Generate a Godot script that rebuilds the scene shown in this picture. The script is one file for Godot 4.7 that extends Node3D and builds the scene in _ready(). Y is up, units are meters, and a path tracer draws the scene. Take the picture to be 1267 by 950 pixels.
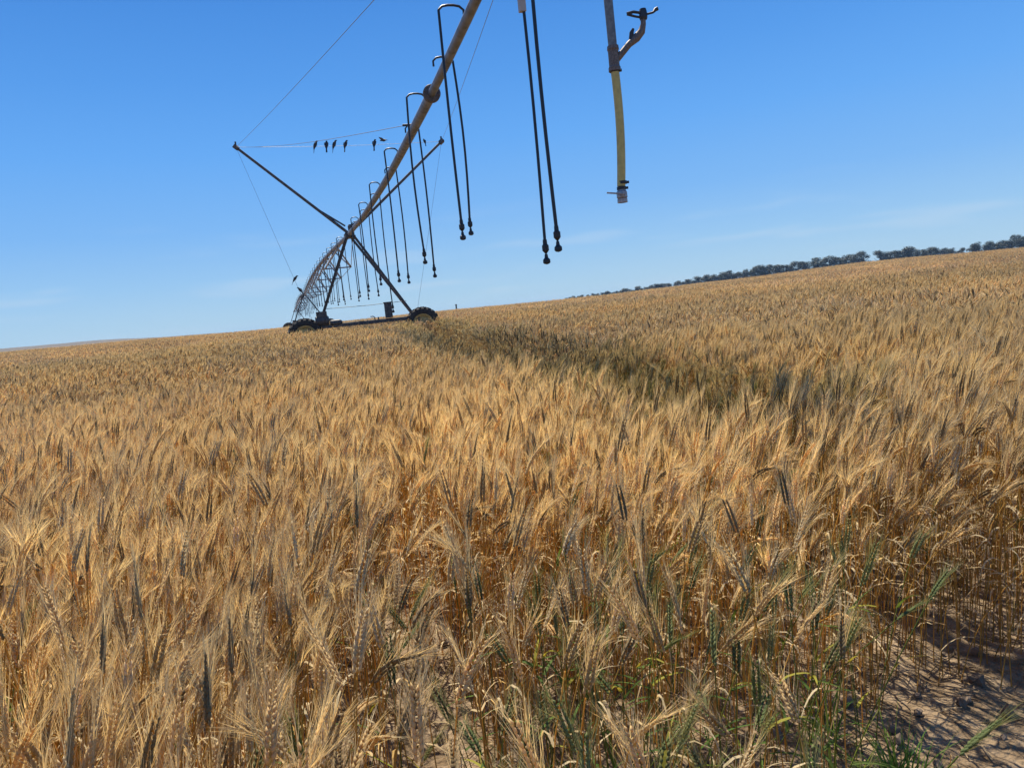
extends Node3D
# A wheat field with the end of a centre pivot irrigator. x right, y up, the camera looks along -z;
# "d" below is the distance ahead of the camera (-z).

const EYE := 1.4
const CROP := 0.68

var taken := {}
var M := {}
var wind: FastNoiseLite
var patch: FastNoiseLite
var rough: FastNoiseLite

# ------------------------------------------------------------------ geometry helper
class Geo:
	var v := PackedVector3Array()
	var n := PackedVector3Array()
	var c := PackedColorArray()
	var col := Color(1, 1, 1)
	var cuts := [0]

	func tri(a: Vector3, b: Vector3, d: Vector3, na: Vector3, nb: Vector3, nd: Vector3) -> void:
		var f := (d - a).cross(b - a)
		if f.dot(na + nb + nd) < 0.0:
			v.append(a); v.append(d); v.append(b)
			n.append(na); n.append(nd); n.append(nb)
		else:
			v.append(a); v.append(b); v.append(d)
			n.append(na); n.append(nb); n.append(nd)
		c.append(col); c.append(col); c.append(col)

	func flat(a: Vector3, b: Vector3, d: Vector3, hint := Vector3.UP) -> void:
		var f := (d - a).cross(b - a).normalized()
		if f.dot(hint) < 0.0:
			f = -f
		tri(a, b, d, f, f, f)

	func quad(a: Vector3, b: Vector3, d: Vector3, e: Vector3, hint: Vector3) -> void:
		flat(a, b, d, hint)
		flat(a, d, e, hint)

	func box(t: Transform3D, s: Vector3) -> void:
		var h := s * 0.5
		for ax in 3:
			for sg in [-1.0, 1.0]:
				var nn := Vector3.ZERO
				nn[ax] = sg
				var u := Vector3.ZERO
				u[(ax + 1) % 3] = h[(ax + 1) % 3]
				var w := Vector3.ZERO
				w[(ax + 2) % 3] = h[(ax + 2) % 3]
				var o: Vector3 = nn * h[ax]
				quad(t * (o - u - w), t * (o + u - w), t * (o + u + w), t * (o - u + w), t.basis * nn)

	# a bevelled box: the corners along y are cut
	func bar(a: Vector3, b: Vector3, w: float, h: float, up := Vector3.UP) -> void:
		var y := (b - a).normalized()
		var x := up.cross(y)
		if x.length() < 0.01:
			x = Vector3.RIGHT.cross(y)
		x = x.normalized()
		var z := x.cross(y).normalized()
		var k := minf(w, h) * 0.14
		var pts := [Vector2(w / 2 - k, h / 2), Vector2(w / 2, h / 2 - k), Vector2(w / 2, -h / 2 + k), Vector2(w / 2 - k, -h / 2), Vector2(-w / 2 + k, -h / 2), Vector2(-w / 2, -h / 2 + k), Vector2(-w / 2, h / 2 - k), Vector2(-w / 2 + k, h / 2)]
		for i in 8:
			var p: Vector2 = pts[i]
			var q: Vector2 = pts[(i + 1) % 8]
			var p3 := x * p.x + z * p.y
			var q3 := x * q.x + z * q.y
			quad(a + p3, a + q3, b + q3, b + p3, p3 + q3)
			flat(a, a + p3, a + q3, -y)
			flat(b, b + p3, b + q3, y)

	# steel angle (L section) between two points
	func angle(a: Vector3, b: Vector3, w: float, up := Vector3.UP) -> void:
		var y := (b - a).normalized()
		var x := up.cross(y)
		if x.length() < 0.01:
			x = Vector3.RIGHT.cross(y)
		x = x.normalized()
		var z := x.cross(y).normalized()
		var t := w * 0.13
		bar(a + z * (w / 2 - t / 2), b + z * (w / 2 - t / 2), w, t, up)
		bar(a + x * (w / 2 - t / 2) - z * (t / 2 + 0.0005), b + x * (w / 2 - t / 2) - z * (t / 2 + 0.0005), t, w - t, up)

	func tube(path: Array, rad: Array, sides: int, caps := true) -> void:
		var k := path.size()
		var ref := Vector3(0.31, 0.17, 0.93)
		var rings := []
		var nrm := []
		for i in k:
			var p0: Vector3 = path[maxi(i - 1, 0)]
			var p1: Vector3 = path[mini(i + 1, k - 1)]
			var t := (p1 - p0).normalized()
			var x := (ref - t * ref.dot(t))
			if x.length() < 0.05:
				x = Vector3(1, 0, 0) - t * t.x
			x = x.normalized()
			ref = x
			var z := t.cross(x)
			var r: float = rad[mini(i, rad.size() - 1)]
			var ring := []
			var nn := []
			for j in sides:
				var an := TAU * j / sides
				var d := x * cos(an) + z * sin(an)
				var pp: Vector3 = path[i]
				ring.append(pp + d * r)
				nn.append(d)
			rings.append(ring)
			nrm.append(nn)
		for i in k - 1:
			for j in sides:
				var j2 := (j + 1) % sides
				tri(rings[i][j], rings[i][j2], rings[i + 1][j2], nrm[i][j], nrm[i][j2], nrm[i + 1][j2])
				tri(rings[i][j], rings[i + 1][j2], rings[i + 1][j], nrm[i][j], nrm[i + 1][j2], nrm[i + 1][j])
		if caps:
			for e in [0, k - 1]:
				var o: Vector3 = path[e]
				var other: Vector3 = path[1] if e == 0 else path[k - 2]
				for j in sides:
					flat(o, rings[e][j], rings[e][(j + 1) % sides], o - other)

	# profile: array of Vector2(radius, height along y of t)
	func lathe(t: Transform3D, prof: Array, sides: int) -> void:
		for i in prof.size() - 1:
			var a: Vector2 = prof[i]
			var b: Vector2 = prof[i + 1]
			var e := b - a
			var nr := Vector2(e.y, -e.x).normalized()
			for j in sides:
				var c0 := Vector3(cos(TAU * j / sides), 0, sin(TAU * j / sides))
				var c1 := Vector3(cos(TAU * (j + 1) / sides), 0, sin(TAU * (j + 1) / sides))
				var n0 := t.basis * (c0 * nr.x + Vector3.UP * nr.y)
				var n1 := t.basis * (c1 * nr.x + Vector3.UP * nr.y)
				var pa0 := t * (c0 * a.x + Vector3.UP * a.y)
				var pa1 := t * (c1 * a.x + Vector3.UP * a.y)
				var pb0 := t * (c0 * b.x + Vector3.UP * b.y)
				var pb1 := t * (c1 * b.x + Vector3.UP * b.y)
				if a.x > 1e-5:
					tri(pa0, pa1, pb1, n0, n1, n1)
				if b.x > 1e-5:
					tri(pa0, pb1, pb0, n0, n1, n0)

	func mesh() -> ArrayMesh:
		var a := []
		a.resize(Mesh.ARRAY_MAX)
		a[Mesh.ARRAY_VERTEX] = v
		a[Mesh.ARRAY_NORMAL] = n
		a[Mesh.ARRAY_COLOR] = c
		var m := ArrayMesh.new()
		m.add_surface_from_arrays(Mesh.PRIMITIVE_TRIANGLES, a)
		return m

# ------------------------------------------------------------------ scene helpers
func numbered(called: String) -> String:
	var k: int = taken.get(called, 0)
	taken[called] = k + 1
	return called if k == 0 else "%s_%03d" % [called, k]

func tag(o: Node, label := "", category := "", group := "", kind := "") -> void:
	if label: o.set_meta("label", label)
	if category: o.set_meta("category", category)
	if group: o.set_meta("group", group)
	if kind: o.set_meta("kind", kind)

func base(called: String, at := Vector3.ZERO, turn := 0.0) -> Node3D:
	var o := Node3D.new()
	o.name = numbered(called)
	add_child(o)
	o.position = at
	o.rotation.y = turn
	return o

func part(called: String, g: Geo, m: Material, parent: Node) -> MeshInstance3D:
	return shape(called, g.mesh(), m, parent)

func shape(called: String, me: Mesh, m: Material, parent: Node) -> MeshInstance3D:
	var o := MeshInstance3D.new()
	o.mesh = me
	o.material_override = m
	if parent == self:
		o.name = numbered(called)
		add_child(o)
	else:
		o.name = called
		parent.add_child(o, true)
	return o

func noise(seed_: int, freq: float, oct := 3) -> FastNoiseLite:
	var f := FastNoiseLite.new()
	f.seed = seed_
	f.noise_type = FastNoiseLite.TYPE_SIMPLEX_SMOOTH
	f.frequency = freq
	f.fractal_octaves = oct
	return f

func noise_tex(seed_: int, freq: float, cols: Array, offs: Array, size := 512, oct := 5) -> NoiseTexture2D:
	var t := NoiseTexture2D.new()
	t.width = size
	t.height = size
	t.seamless = true
	t.noise = noise(seed_, freq, oct)
	var g := Gradient.new()
	g.offsets = PackedFloat32Array(offs)
	g.colors = PackedColorArray(cols)
	t.color_ramp = g
	return t

func srgb(r: float, g: float, b: float) -> Color:
	return Color(r, g, b).linear_to_srgb()

func mat(col: Color, roughness: float, metallic := 0.0) -> StandardMaterial3D:
	var m := StandardMaterial3D.new()
	m.albedo_color = col.linear_to_srgb()
	m.roughness = roughness
	m.metallic = metallic
	return m

func worn(seed_: int, cols: Array, offs: Array, scale: float, roughness: float, metallic := 0.0) -> StandardMaterial3D:
	var m := StandardMaterial3D.new()
	var cc := []
	for c in cols:
		cc.append((c as Color).linear_to_srgb())
	m.albedo_texture = noise_tex(seed_, 0.02, cc, offs, 256)
	m.roughness = roughness
	m.metallic = metallic
	m.uv1_triplanar = true
	m.uv1_world_triplanar = true
	m.uv1_scale = Vector3.ONE * scale
	return m

# ------------------------------------------------------------------ terrain
func table(t: Array, x: float) -> float:
	for i in t.size() - 1:
		var a: Vector2 = t[i]
		var b: Vector2 = t[i + 1]
		if x <= b.x:
			var k := clampf((x - a.x) / (b.x - a.x), 0.0, 1.0)
			return lerpf(a.y, b.y, k * k * (3.0 - 2.0 * k))
	var z: Vector2 = t[-1]
	return z.y

const SKYLINE := [Vector2(-180, 0.3), Vector2(-70, 0.45), Vector2(-34, 0.52), Vector2(-28, 0.47), Vector2(-17, 0.27), Vector2(-5, 0.32), Vector2(6, 0.21), Vector2(16.5, 0.40), Vector2(26, 0.62), Vector2(35, 0.45), Vector2(60, 0.3), Vector2(180, 0.3)]

func ground_at(x: float, d: float) -> float:
	var r := sqrt(x * x + d * d)
	var near := 1.08 * (1.0 - exp(-maxf(d, -2.0) / 33.0))
	if d < 0.0:
		near = 0.02 * d
	if r < 22.0:
		return near
	var az := rad_to_deg(atan2(x, d))
	var el := tan(deg_to_rad(table(SKYLINE, az)))
	var rr := minf(r, 300.0)
	var far := EYE - CROP + el * rr
	if r > 75.0 and r < 300.0:
		far -= 0.22 * sin(PI * (r - 75.0) / 225.0)
	if r > 320.0:
		far -= (r - 320.0) * 0.004
	var k := smoothstep(22.0, 75.0, r)
	return lerpf(near, far, k)

func soil_bump(x: float, d: float) -> float:
	var r := sqrt(x * x + d * d)
	return (rough.get_noise_2d(x * 60.0, d * 60.0) * 0.02 + rough.get_noise_2d(x * 220.0, d * 220.0) * 0.009) * clampf(8.0 / maxf(r, 8.0), 0.0, 1.0)

func near_line(pts: Array, x: float, d: float) -> float:
	var best := 1e9
	var p := Vector2(x, d)
	for i in pts.size() - 1:
		var q := Geometry2D.get_closest_point_to_segment(p, pts[i], pts[i + 1])
		best = minf(best, q.distance_to(p))
	return best

# ------------------------------------------------------------------ wheat
const STRAW := Color(0.61, 0.465, 0.235)
const STEM := Color(0.56, 0.365, 0.095)
const AWN := Color(0.73, 0.585, 0.335)
const LEAF := Color(0.75, 0.60, 0.34)

func vary(c: Color, rng: RandomNumberGenerator, k := 0.26) -> Color:
	var a := 1.0 + rng.randf_range(-k, k)
	var h := rng.randf_range(-0.05, 0.05)
	return Color(c.r * a * (1.0 + h), c.g * a, c.b * a * (1.0 - h * 1.5))

func any_dir(rng: RandomNumberGenerator) -> Vector3:
	var a := rng.randf() * TAU
	var z := rng.randf_range(-1, 1)
	var r := sqrt(1 - z * z)
	return Vector3(cos(a) * r, z, sin(a) * r)

# One stalk at "at", leaning along "dir". Ear, stem and leaves go into the given builders.
func stalk(gs: Geo, ge: Geo, gl: Geo, rng: RandomNumberGenerator, at: Vector3, h: float, lean: float, nod: float, yaw: float, lod: int, green := 0.0, fat := 1.0) -> void:
	var side := Vector3(cos(yaw), 0, sin(yaw))
	var across := Vector3.UP.cross(side)
	var segs: int = [5, 3, 2, 1][lod]
	var pts := [at]
	var p := at
	var ear_len := rng.randf_range(0.075, 0.1)
	var bow := rng.randf_range(-0.5, 0.5) * lean
	for i in segs:
		var t := (i + 0.5) / segs
		var an := lean * (0.35 + t) + bow * sin(t * PI) + nod * 0.25 * smoothstep(0.6, 1.0, t)
		p += (Vector3.UP * cos(an) + side * sin(an)) * h / segs
		pts.append(p)
	var ear := [p]
	var esegs: int = [4, 3, 2, 1][lod]
	var axis := Vector3.UP
	for i in esegs:
		var t := (i + 0.5) / esegs
		var an := lean * 1.35 + nod * (0.4 + 0.6 * t)
		axis = (Vector3.UP * cos(an) + side * sin(an)).normalized()
		p += axis * ear_len / esegs
		ear.append(p)
	var grn_stem := Color(0.17, 0.22, 0.05)
	var grn_ear := Color(0.15, 0.185, 0.065)
	var tone := rng.randf()
	var straw := STRAW
	if tone < 0.25:
		straw = Color(0.36, 0.265, 0.135)
	elif tone > 0.82:
		straw = Color(0.74, 0.60, 0.35)
	if lod >= 2:
		straw = straw.lerp(Color(0.74, 0.585, 0.385), 0.65)
	gs.col = vary(STEM.lerp(grn_stem, green), rng)
	ge.col = vary(straw.lerp(grn_ear, green), rng)
	# stem
	if lod <= 1:
		gs.tube(pts, [0.0019 * fat, 0.0017 * fat, 0.0014 * fat], 3, false)
	else:
		var w := (across * rng.randf_range(-1, 1) + side * rng.randf_range(-1, 1)).normalized() * (0.003 if lod == 2 else 0.012) * fat
		for i in segs:
			var nn: Vector3 = w.cross(Vector3.UP).normalized()
			gs.quad(pts[i] - w, pts[i] + w, pts[i + 1] + w, pts[i + 1] - w, nn)
	# ear
	var flat_side := across.rotated(Vector3.UP, rng.randf() * PI)
	if lod == 0:
		var rows := 12
		for i in rows:
			for sg in [-1.0, 1.0]:
				var t: float = clampf((i + (0.25 if sg > 0 else 0.7)) / rows, 0.0, 0.999)
				var f: float = t * esegs
				var k := int(f)
				var e0: Vector3 = ear[k]
				var e1: Vector3 = ear[k + 1]
				var q := e0.lerp(e1, f - k)
				var ax := (e1 - e0).normalized()
				var out := (flat_side - ax * flat_side.dot(ax)).normalized() * float(sg)
				var size := (0.75 + 0.5 * sin(PI * minf(t * 1.15 + 0.1, 1.0))) * rng.randf_range(0.85, 1.15)
				var ln := 0.0145 * size
				var wd := 0.0031 * size
				var sd := (ax * 0.95 + out * 0.27).normalized()
				var c0 := q + out * 0.0024
				var x := sd.cross(out).normalized()
				var z := x.cross(sd)
				var mid := c0 + sd * ln * 0.4
				var tip := c0 + sd * ln
				var keep := ge.col
				var kk := rng.randf_range(0.86, 1.12)
				ge.col = Color(keep.r * kk, keep.g * kk, keep.b * kk)
				var dd := [x, z, -x, -z]
				for j in 4:
					var a: Vector3 = dd[j]
					var b: Vector3 = dd[(j + 1) % 4]
					ge.tri(mid + a * wd, mid + b * wd, tip, a, b, sd)
					ge.tri(mid + a * wd, mid + b * wd, c0, a, b, -sd)
				ge.col = vary(AWN.lerp(Color(0.20, 0.22, 0.09), green), rng)
				for m in 2:
					var ad := (ax * 0.95 + out * rng.randf_range(0.1, 0.42) + any_dir(rng) * 0.16).normalized()
					var al := rng.randf_range(0.05, 0.1) * (1.0 - 0.35 * t)
					var aw := ad.cross(any_dir(rng)).normalized() * 0.00052
					ge.flat(tip - aw, tip + aw, tip + ad * al - Vector3.UP * 0.004, out)
				ge.col = keep
	elif lod == 1:
		ge.tube([ear[0], (ear[0] as Vector3).lerp(ear[1], 0.7), ear[2], ear[3]], [0.004, 0.0082, 0.0078, 0.0015], 4, false)
		ge.col = vary(AWN.lerp(Color(0.22, 0.24, 0.09), green), rng)
		for m in 12:
			var t := rng.randf()
			var q: Vector3 = (ear[0] as Vector3).lerp(ear[3], t)
			var ad := (axis * 0.95 + any_dir(rng) * 0.34).normalized()
			var aw := ad.cross(any_dir(rng)).normalized() * 0.0013
			ge.flat(q - aw, q + aw, q + ad * rng.randf_range(0.06, 0.1), any_dir(rng))
	elif lod == 2:
		ge.tube([ear[0], ear[1], ear[2]], [0.004, 0.011 * fat, 0.002], 3, false)
		ge.col = vary(AWN, rng)
		for m in 4:
			var q: Vector3 = (ear[0] as Vector3).lerp(ear[2], rng.randf())
			var ad := (axis * 0.95 + any_dir(rng) * 0.36).normalized()
			var aw := ad.cross(any_dir(rng)).normalized() * 0.004
			ge.flat(q - aw, q + aw, q + ad * rng.randf_range(0.06, 0.1), any_dir(rng))
	else:
		ge.tube([ear[0], (ear[0] as Vector3).lerp(ear[1], 0.5), p + axis * 0.06], [0.02, 0.036, 0.006], 3, false)
	# leaves
	var leaves: int = [rng.randi_range(1, 3), 1, rng.randi_range(0, 1), 0][lod]
	for m in leaves:
		var t := rng.randf_range(0.25, 0.8)
		var f := t * segs
		var k := int(f)
		var a0: Vector3 = pts[k]
		var q := a0.lerp(pts[k + 1], f - k)
		gl.col = vary(LEAF, rng, 0.22)
		if green > 0.3:
			gl.col = vary(Color(0.40, 0.38, 0.06) if rng.randf() < 0.4 else Color(0.11, 0.18, 0.04), rng)
		var ya := rng.randf() * TAU
		var out := Vector3(cos(ya), 0, sin(ya))
		var wv := Vector3.UP.cross(out) * (0.0032 if lod == 0 else 0.004 * fat) * rng.randf_range(0.7, 1.3) * (1.4 if green > 0.3 else 1.0)
		var ln := rng.randf_range(0.07, 0.17) if green < 0.3 else rng.randf_range(0.1, 0.17)
		var up := rng.randf_range(0.2, 1.2)
		var droop := rng.randf_range(1.2, 3.4) if green < 0.3 else rng.randf_range(0.6, 1.6)
		var n4: int = [5, 2, 1, 1][lod]
		var twist := rng.randf_range(-1.2, 1.2)
		var prev := q
		for s in n4:
			var an := up - droop * (s + 0.5) / n4
			var nx := prev + (out * cos(an) + Vector3.UP * sin(an)) * ln / n4
			var w0 := wv.rotated(out, twist * s / n4) * (1.0 - 0.75 * float(s) / n4)
			var w1 := wv.rotated(out, twist * (s + 1) / n4) * (1.0 - 0.75 * float(s + 1) / n4)
			gl.quad(prev - w0, prev + w0, nx + w1, nx - w1, Vector3.UP + out * 0.2)
			prev = nx
		gl.cuts.append(gl.v.size())

func copies(called: String, me: Mesh, m: Material, xf: Array, cols: Array, parent: Node) -> MultiMeshInstance3D:
	var mm := MultiMesh.new()
	mm.transform_format = MultiMesh.TRANSFORM_3D
	mm.use_colors = true
	mm.mesh = me
	mm.instance_count = xf.size()
	for i in xf.size():
		mm.set_instance_transform(i, xf[i])
		mm.set_instance_color(i, cols[i])
	var o := MultiMeshInstance3D.new()
	o.multimesh = mm
	o.material_override = m
	o.name = called
	parent.add_child(o, true)
	return o

# bare and thin places, in (x, d)
const TRACK := [Vector2(1.24, 4.0), Vector2(1.12, 4.4), Vector2(0.72, 6.1), Vector2(-0.3, 9.87), Vector2(-1.31, 15.0), Vector2(-1.95, 19.0), Vector2(-2.75, 25.0)]
const TRACK_FAR := [Vector2(24, 13.0), Vector2(12.4, 17.9), Vector2(10.5, 19.0), Vector2(9.2, 22.9), Vector2(7.6, 26.0), Vector2(6.0, 34.0), Vector2(4.0, 48.0)]
const ROW_GAP := [Vector2(-0.18, 1.3), Vector2(-0.42, 2.3), Vector2(-0.72, 3.6)]

func cover(x: float, d: float) -> float:
	var k := 1.0
	# bare soil beside the right hand edge
	var wob := rough.get_noise_2d(x * 30.0, d * 30.0) * 0.12
	if d + wob < 2.3 - 0.16 * (x - 1.2) and x > (0.475 if d > 1.95 else 0.4) * d + wob * 0.6:
		return 0.0
	# thin stand before the first full rows
	var thin := smoothstep(1.85, 2.2, d + 0.3 * rough.get_noise_2d(x * 14.0, d * 14.0))
	var right := smoothstep(-0.8, -0.3, x + 0.3 * (d - 1.6))
	k *= lerpf(1.0, lerpf(0.45, 1.0, thin), right)
	if d < 4.0 and near_line(ROW_GAP, x, d) < 0.075:
		k *= 0.06
	if d < 7.0:
		k *= 1.0 - 0.7 * smoothstep(0.22, 0.42, rough.get_noise_2d(x * 17.0 + 300.0, d * 11.0))
	if near_line(TRACK, x, d) < 0.25:
		k *= 0.06
	return k

func lie(x: float, d: float) -> float:   # the way the ears nod: the wind's work, in patches
	return 0.3 + wind.get_noise_2d(x, d) * 2.6

func height_k(x: float, d: float) -> float:
	return 1.0 + 0.12 * patch.get_noise_2d(x * 9.0, d * 9.0) + 0.07 * patch.get_noise_2d(x * 2.2 + 70.0, d * 2.2)

func tint(x: float, d: float, rng: RandomNumberGenerator) -> Color:
	var a := patch.get_noise_2d(x * 1.2, d * 1.2)
	var b := patch.get_noise_2d(x * 5.0 + 40.0, d * 5.0)
	var k := 1.0 + 0.18 * a + 0.24 * b + rng.randf_range(-0.08, 0.08)
	var g := 0.05 * patch.get_noise_2d(x * 0.7 - 30.0, d * 0.7)
	return Color(k * (1.0 - g), k, k * (1.0 + g - 0.06 * b))

func in_view(p: Vector3, margin := 0.0) -> bool:
	var c: Camera3D = get_node("camera")
	var q := c.transform.affine_inverse() * p
	if q.z > -0.3:
		return false
	var ty := tan(deg_to_rad(27.0))
	return absf(q.x / -q.z) < ty * 1024.0 / 767.0 - margin and absf(q.y / -q.z) < ty - margin

func wheat() -> void:
	var rng := RandomNumberGenerator.new()
	rng.seed = 77
	var field := base("wheat_field")
	tag(field, "ripe golden bearded wheat covering the whole field to the horizon", "wheat", "", "stuff")
	# ---- near: single stalks
	const NV := 28
	var variants := []
	for i in NV + 6:
		var gs := Geo.new()
		var ge := Geo.new()
		var gl := Geo.new()
		var green := 0.0 if i < NV else rng.randf_range(0.75, 1.0)
		var nod := rng.randf_range(0.0, 0.5) if i % 4 else rng.randf_range(0.6, 1.7)
		if i >= NV:
			nod = rng.randf_range(0.0, 0.35)
		stalk(gs, ge, gl, rng, Vector3.ZERO, rng.randf_range(0.54, 0.7), rng.randf_range(0.02, 0.24) if i % 7 else rng.randf_range(0.35, 0.7), nod, 0.0, 0, green)
		var all := Geo.new()
		for g in [gs, ge, gl]:
			all.v.append_array(g.v)
			all.n.append_array(g.n)
			all.c.append_array(g.c)
		var leaf := []
		for k in gl.cuts.size() - 1:
			var one := Geo.new()
			one.v = gl.v.slice(gl.cuts[k], gl.cuts[k + 1])
			one.n = gl.n.slice(gl.cuts[k], gl.cuts[k + 1])
			one.c = gl.c.slice(gl.cuts[k], gl.cuts[k + 1])
			leaf.append(one.mesh())
		variants.append({"stem": gs.mesh(), "ear": ge.mesh(), "leaf": leaf, "all": all.mesh(), "nod": nod})
	var spots := []
	var rows := 0.17
	var d := 0.5
	var u := -8.0
	# rows run a little across the view; walk along each
	while u < 8.0:
		var s := 0.4
		while s < 8.2:
			s += rng.randf_range(0.004, 0.015)
			var x := u - 0.16 * s + rng.randfn(0.0, 0.034)
			d = s + rng.randf_range(-0.01, 0.01)
			if absf(x) > 0.82 * d + 0.9 or d > 7.6 + 0.5 * rough.get_noise_2d(x * 8.0, 1.0):
				continue
			var k := cover(x, d)
			k *= 0.25 + 0.95 * smoothstep(-0.22, 0.12, rough.get_noise_2d(x * 150.0, d * 120.0))
			if rng.randf() > k:
				continue
			var g := 0.0
			if d > 3.0 and near_line(TRACK, x, d) < 0.6:
				g = 0.4
			elif d < 2.35 and x > -0.75 and x < 1.5:
				g = 0.06 + (0.5 if d < 2.05 and x > -0.3 else 0.0)
			elif rng.randf() < 0.012:
				g = 1.0
			var green := rng.randf() < g
			var vi := NV + rng.randi() % 6 if green else rng.randi() % NV
			var yaw := lie(x, d) + rng.randfn(0.0, 1.1)
			var sc := height_k(x, d) * rng.randf_range(0.86, 1.1)
			if green:
				sc *= rng.randf_range(0.74, 0.95)
			var big := lerpf(1.08, 1.0, smoothstep(2.5, 8.0, d))
			sc *= lerpf(1.1, 1.0, smoothstep(2.5, 8.0, d))
			var b := Basis(Vector3.UP, yaw).rotated(Vector3(rng.randf_range(-1, 1), 0, rng.randf_range(-1, 1)).normalized(), rng.randf_range(0.0, 0.09)).scaled(Vector3(big, sc, big))
			var t := Transform3D(b, Vector3(x, ground_at(x, d) - 0.01, -d))
			var tn := tint(x, d, rng)
			if d > 3.0 and near_line(TRACK, x, d) < 0.65:
				tn = tn * Color(0.62, 0.64, 0.58)
			spots.append([t, vi, d, tn])
		u += rows
	# the 300 nearest in the picture are plants of their own
	var order := []
	for i in spots.size():
		var t: Transform3D = spots[i][0]
		if spots[i][2] < 3.5 and in_view(t * Vector3(0, 0.6, 0), 0.02):
			order.append([(t.origin + Vector3(0, 0.6, 0)).distance_to(Vector3(0, EYE, 0)), i])
	order.sort_custom(func(a, b): return a[0] < b[0])
	var own := {}
	var protos := {}
	for j in mini(300, order.size()):
		var i: int = order[j][1]
		own[i] = true
		var vi: int = spots[i][1]
		var pl: Node3D
		var green := vi >= NV
		if protos.has(vi):
			pl = protos[vi].duplicate()
			pl.name = numbered("wheat_plant")
			add_child(pl)
		else:
			pl = base("wheat_plant")
			shape("stem", variants[vi].stem, M.wheat, pl)
			shape("ear", variants[vi].ear, M.wheat, pl)
			for lf in variants[vi].leaf:
				shape("leaf", lf, M.wheat, pl)
			protos[vi] = pl
		pl.transform = spots[i][0]
		var where: String = "at the left edge" if pl.position.x < -0.55 else "left of the middle" if pl.position.x < -0.15 else "in the middle" if pl.position.x < 0.25 else "beside the bare soil on the right"
		if green:
			tag(pl, "unripe green wheat plant in front " + where, "wheat plant", "green wheat plants in front " + where)
		elif variants[vi].nod > 0.6:
			tag(pl, "ripe wheat plant with nodding ear in front " + where, "wheat plant", "nodding ripe wheat plants in front " + where)
		else:
			tag(pl, "ripe wheat plant with upright ear in front " + where, "wheat plant", "upright ripe wheat plants in front " + where)
	var xf := []
	var cl := []
	for i in variants.size():
		xf.append([])
		cl.append([])
	for i in spots.size():
		if own.has(i):
			continue
		xf[spots[i][1]].append(spots[i][0])
		cl[spots[i][1]].append(spots[i][3])
	for i in variants.size():
		if xf[i].size() > 8:
			copies("near_wheat", variants[i].all, M.wheat, xf[i], cl[i], field)
	print("near stalks ", spots.size())
	for kind in 5:
		var g := Geo.new()
		g.col = vary(Color(0.70, 0.55, 0.30), rng, 0.2)
		var bend := Vector3(rng.randf_range(0.06, 0.12), rng.randf_range(0.12, 0.3), 0)
		var tip := bend + Vector3(rng.randf_range(0.14, 0.3), rng.randf_range(-0.12, 0.1), rng.randf_range(-0.06, 0.06))
		g.tube([Vector3.ZERO, bend * 0.5, bend, bend.lerp(tip, 0.1), tip], [0.0019, 0.0018, 0.0014, 0.0019, 0.0016], 4, false)
		var bx := []
		var bc := []
		for i in 110:
			var bd := rng.randf_range(1.25, 7.0)
			var bxx := rng.randf_range(-0.75, 0.75) * bd
			if rng.randf() > cover(bxx, bd) + 0.1:
				continue
			bx.append(Transform3D(Basis(Vector3.UP, rng.randf() * TAU).scaled(Vector3.ONE * rng.randf_range(0.4, 0.85)), Vector3(bxx, ground_at(bxx, bd) + rng.randf_range(0.0, 0.33), -bd)))
			bc.append(Color(1, 1, 1) * rng.randf_range(0.85, 1.1))
		copies("broken_straw", g.mesh(), M.wheat, bx, bc, field)
	# ---- further: clumps
	clumps(field, rng, 1, 7.2, 26.0, 0.3, 23, 10, 1.0, 0.8)
	clumps(field, rng, 2, 25.0, 85.0, 1.2, 170, 5, 1.25, 0.75)
	clumps(field, rng, 3, 82.0, 318.0, 4.6, 620, 4, 1.0, 0.72)

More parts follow.
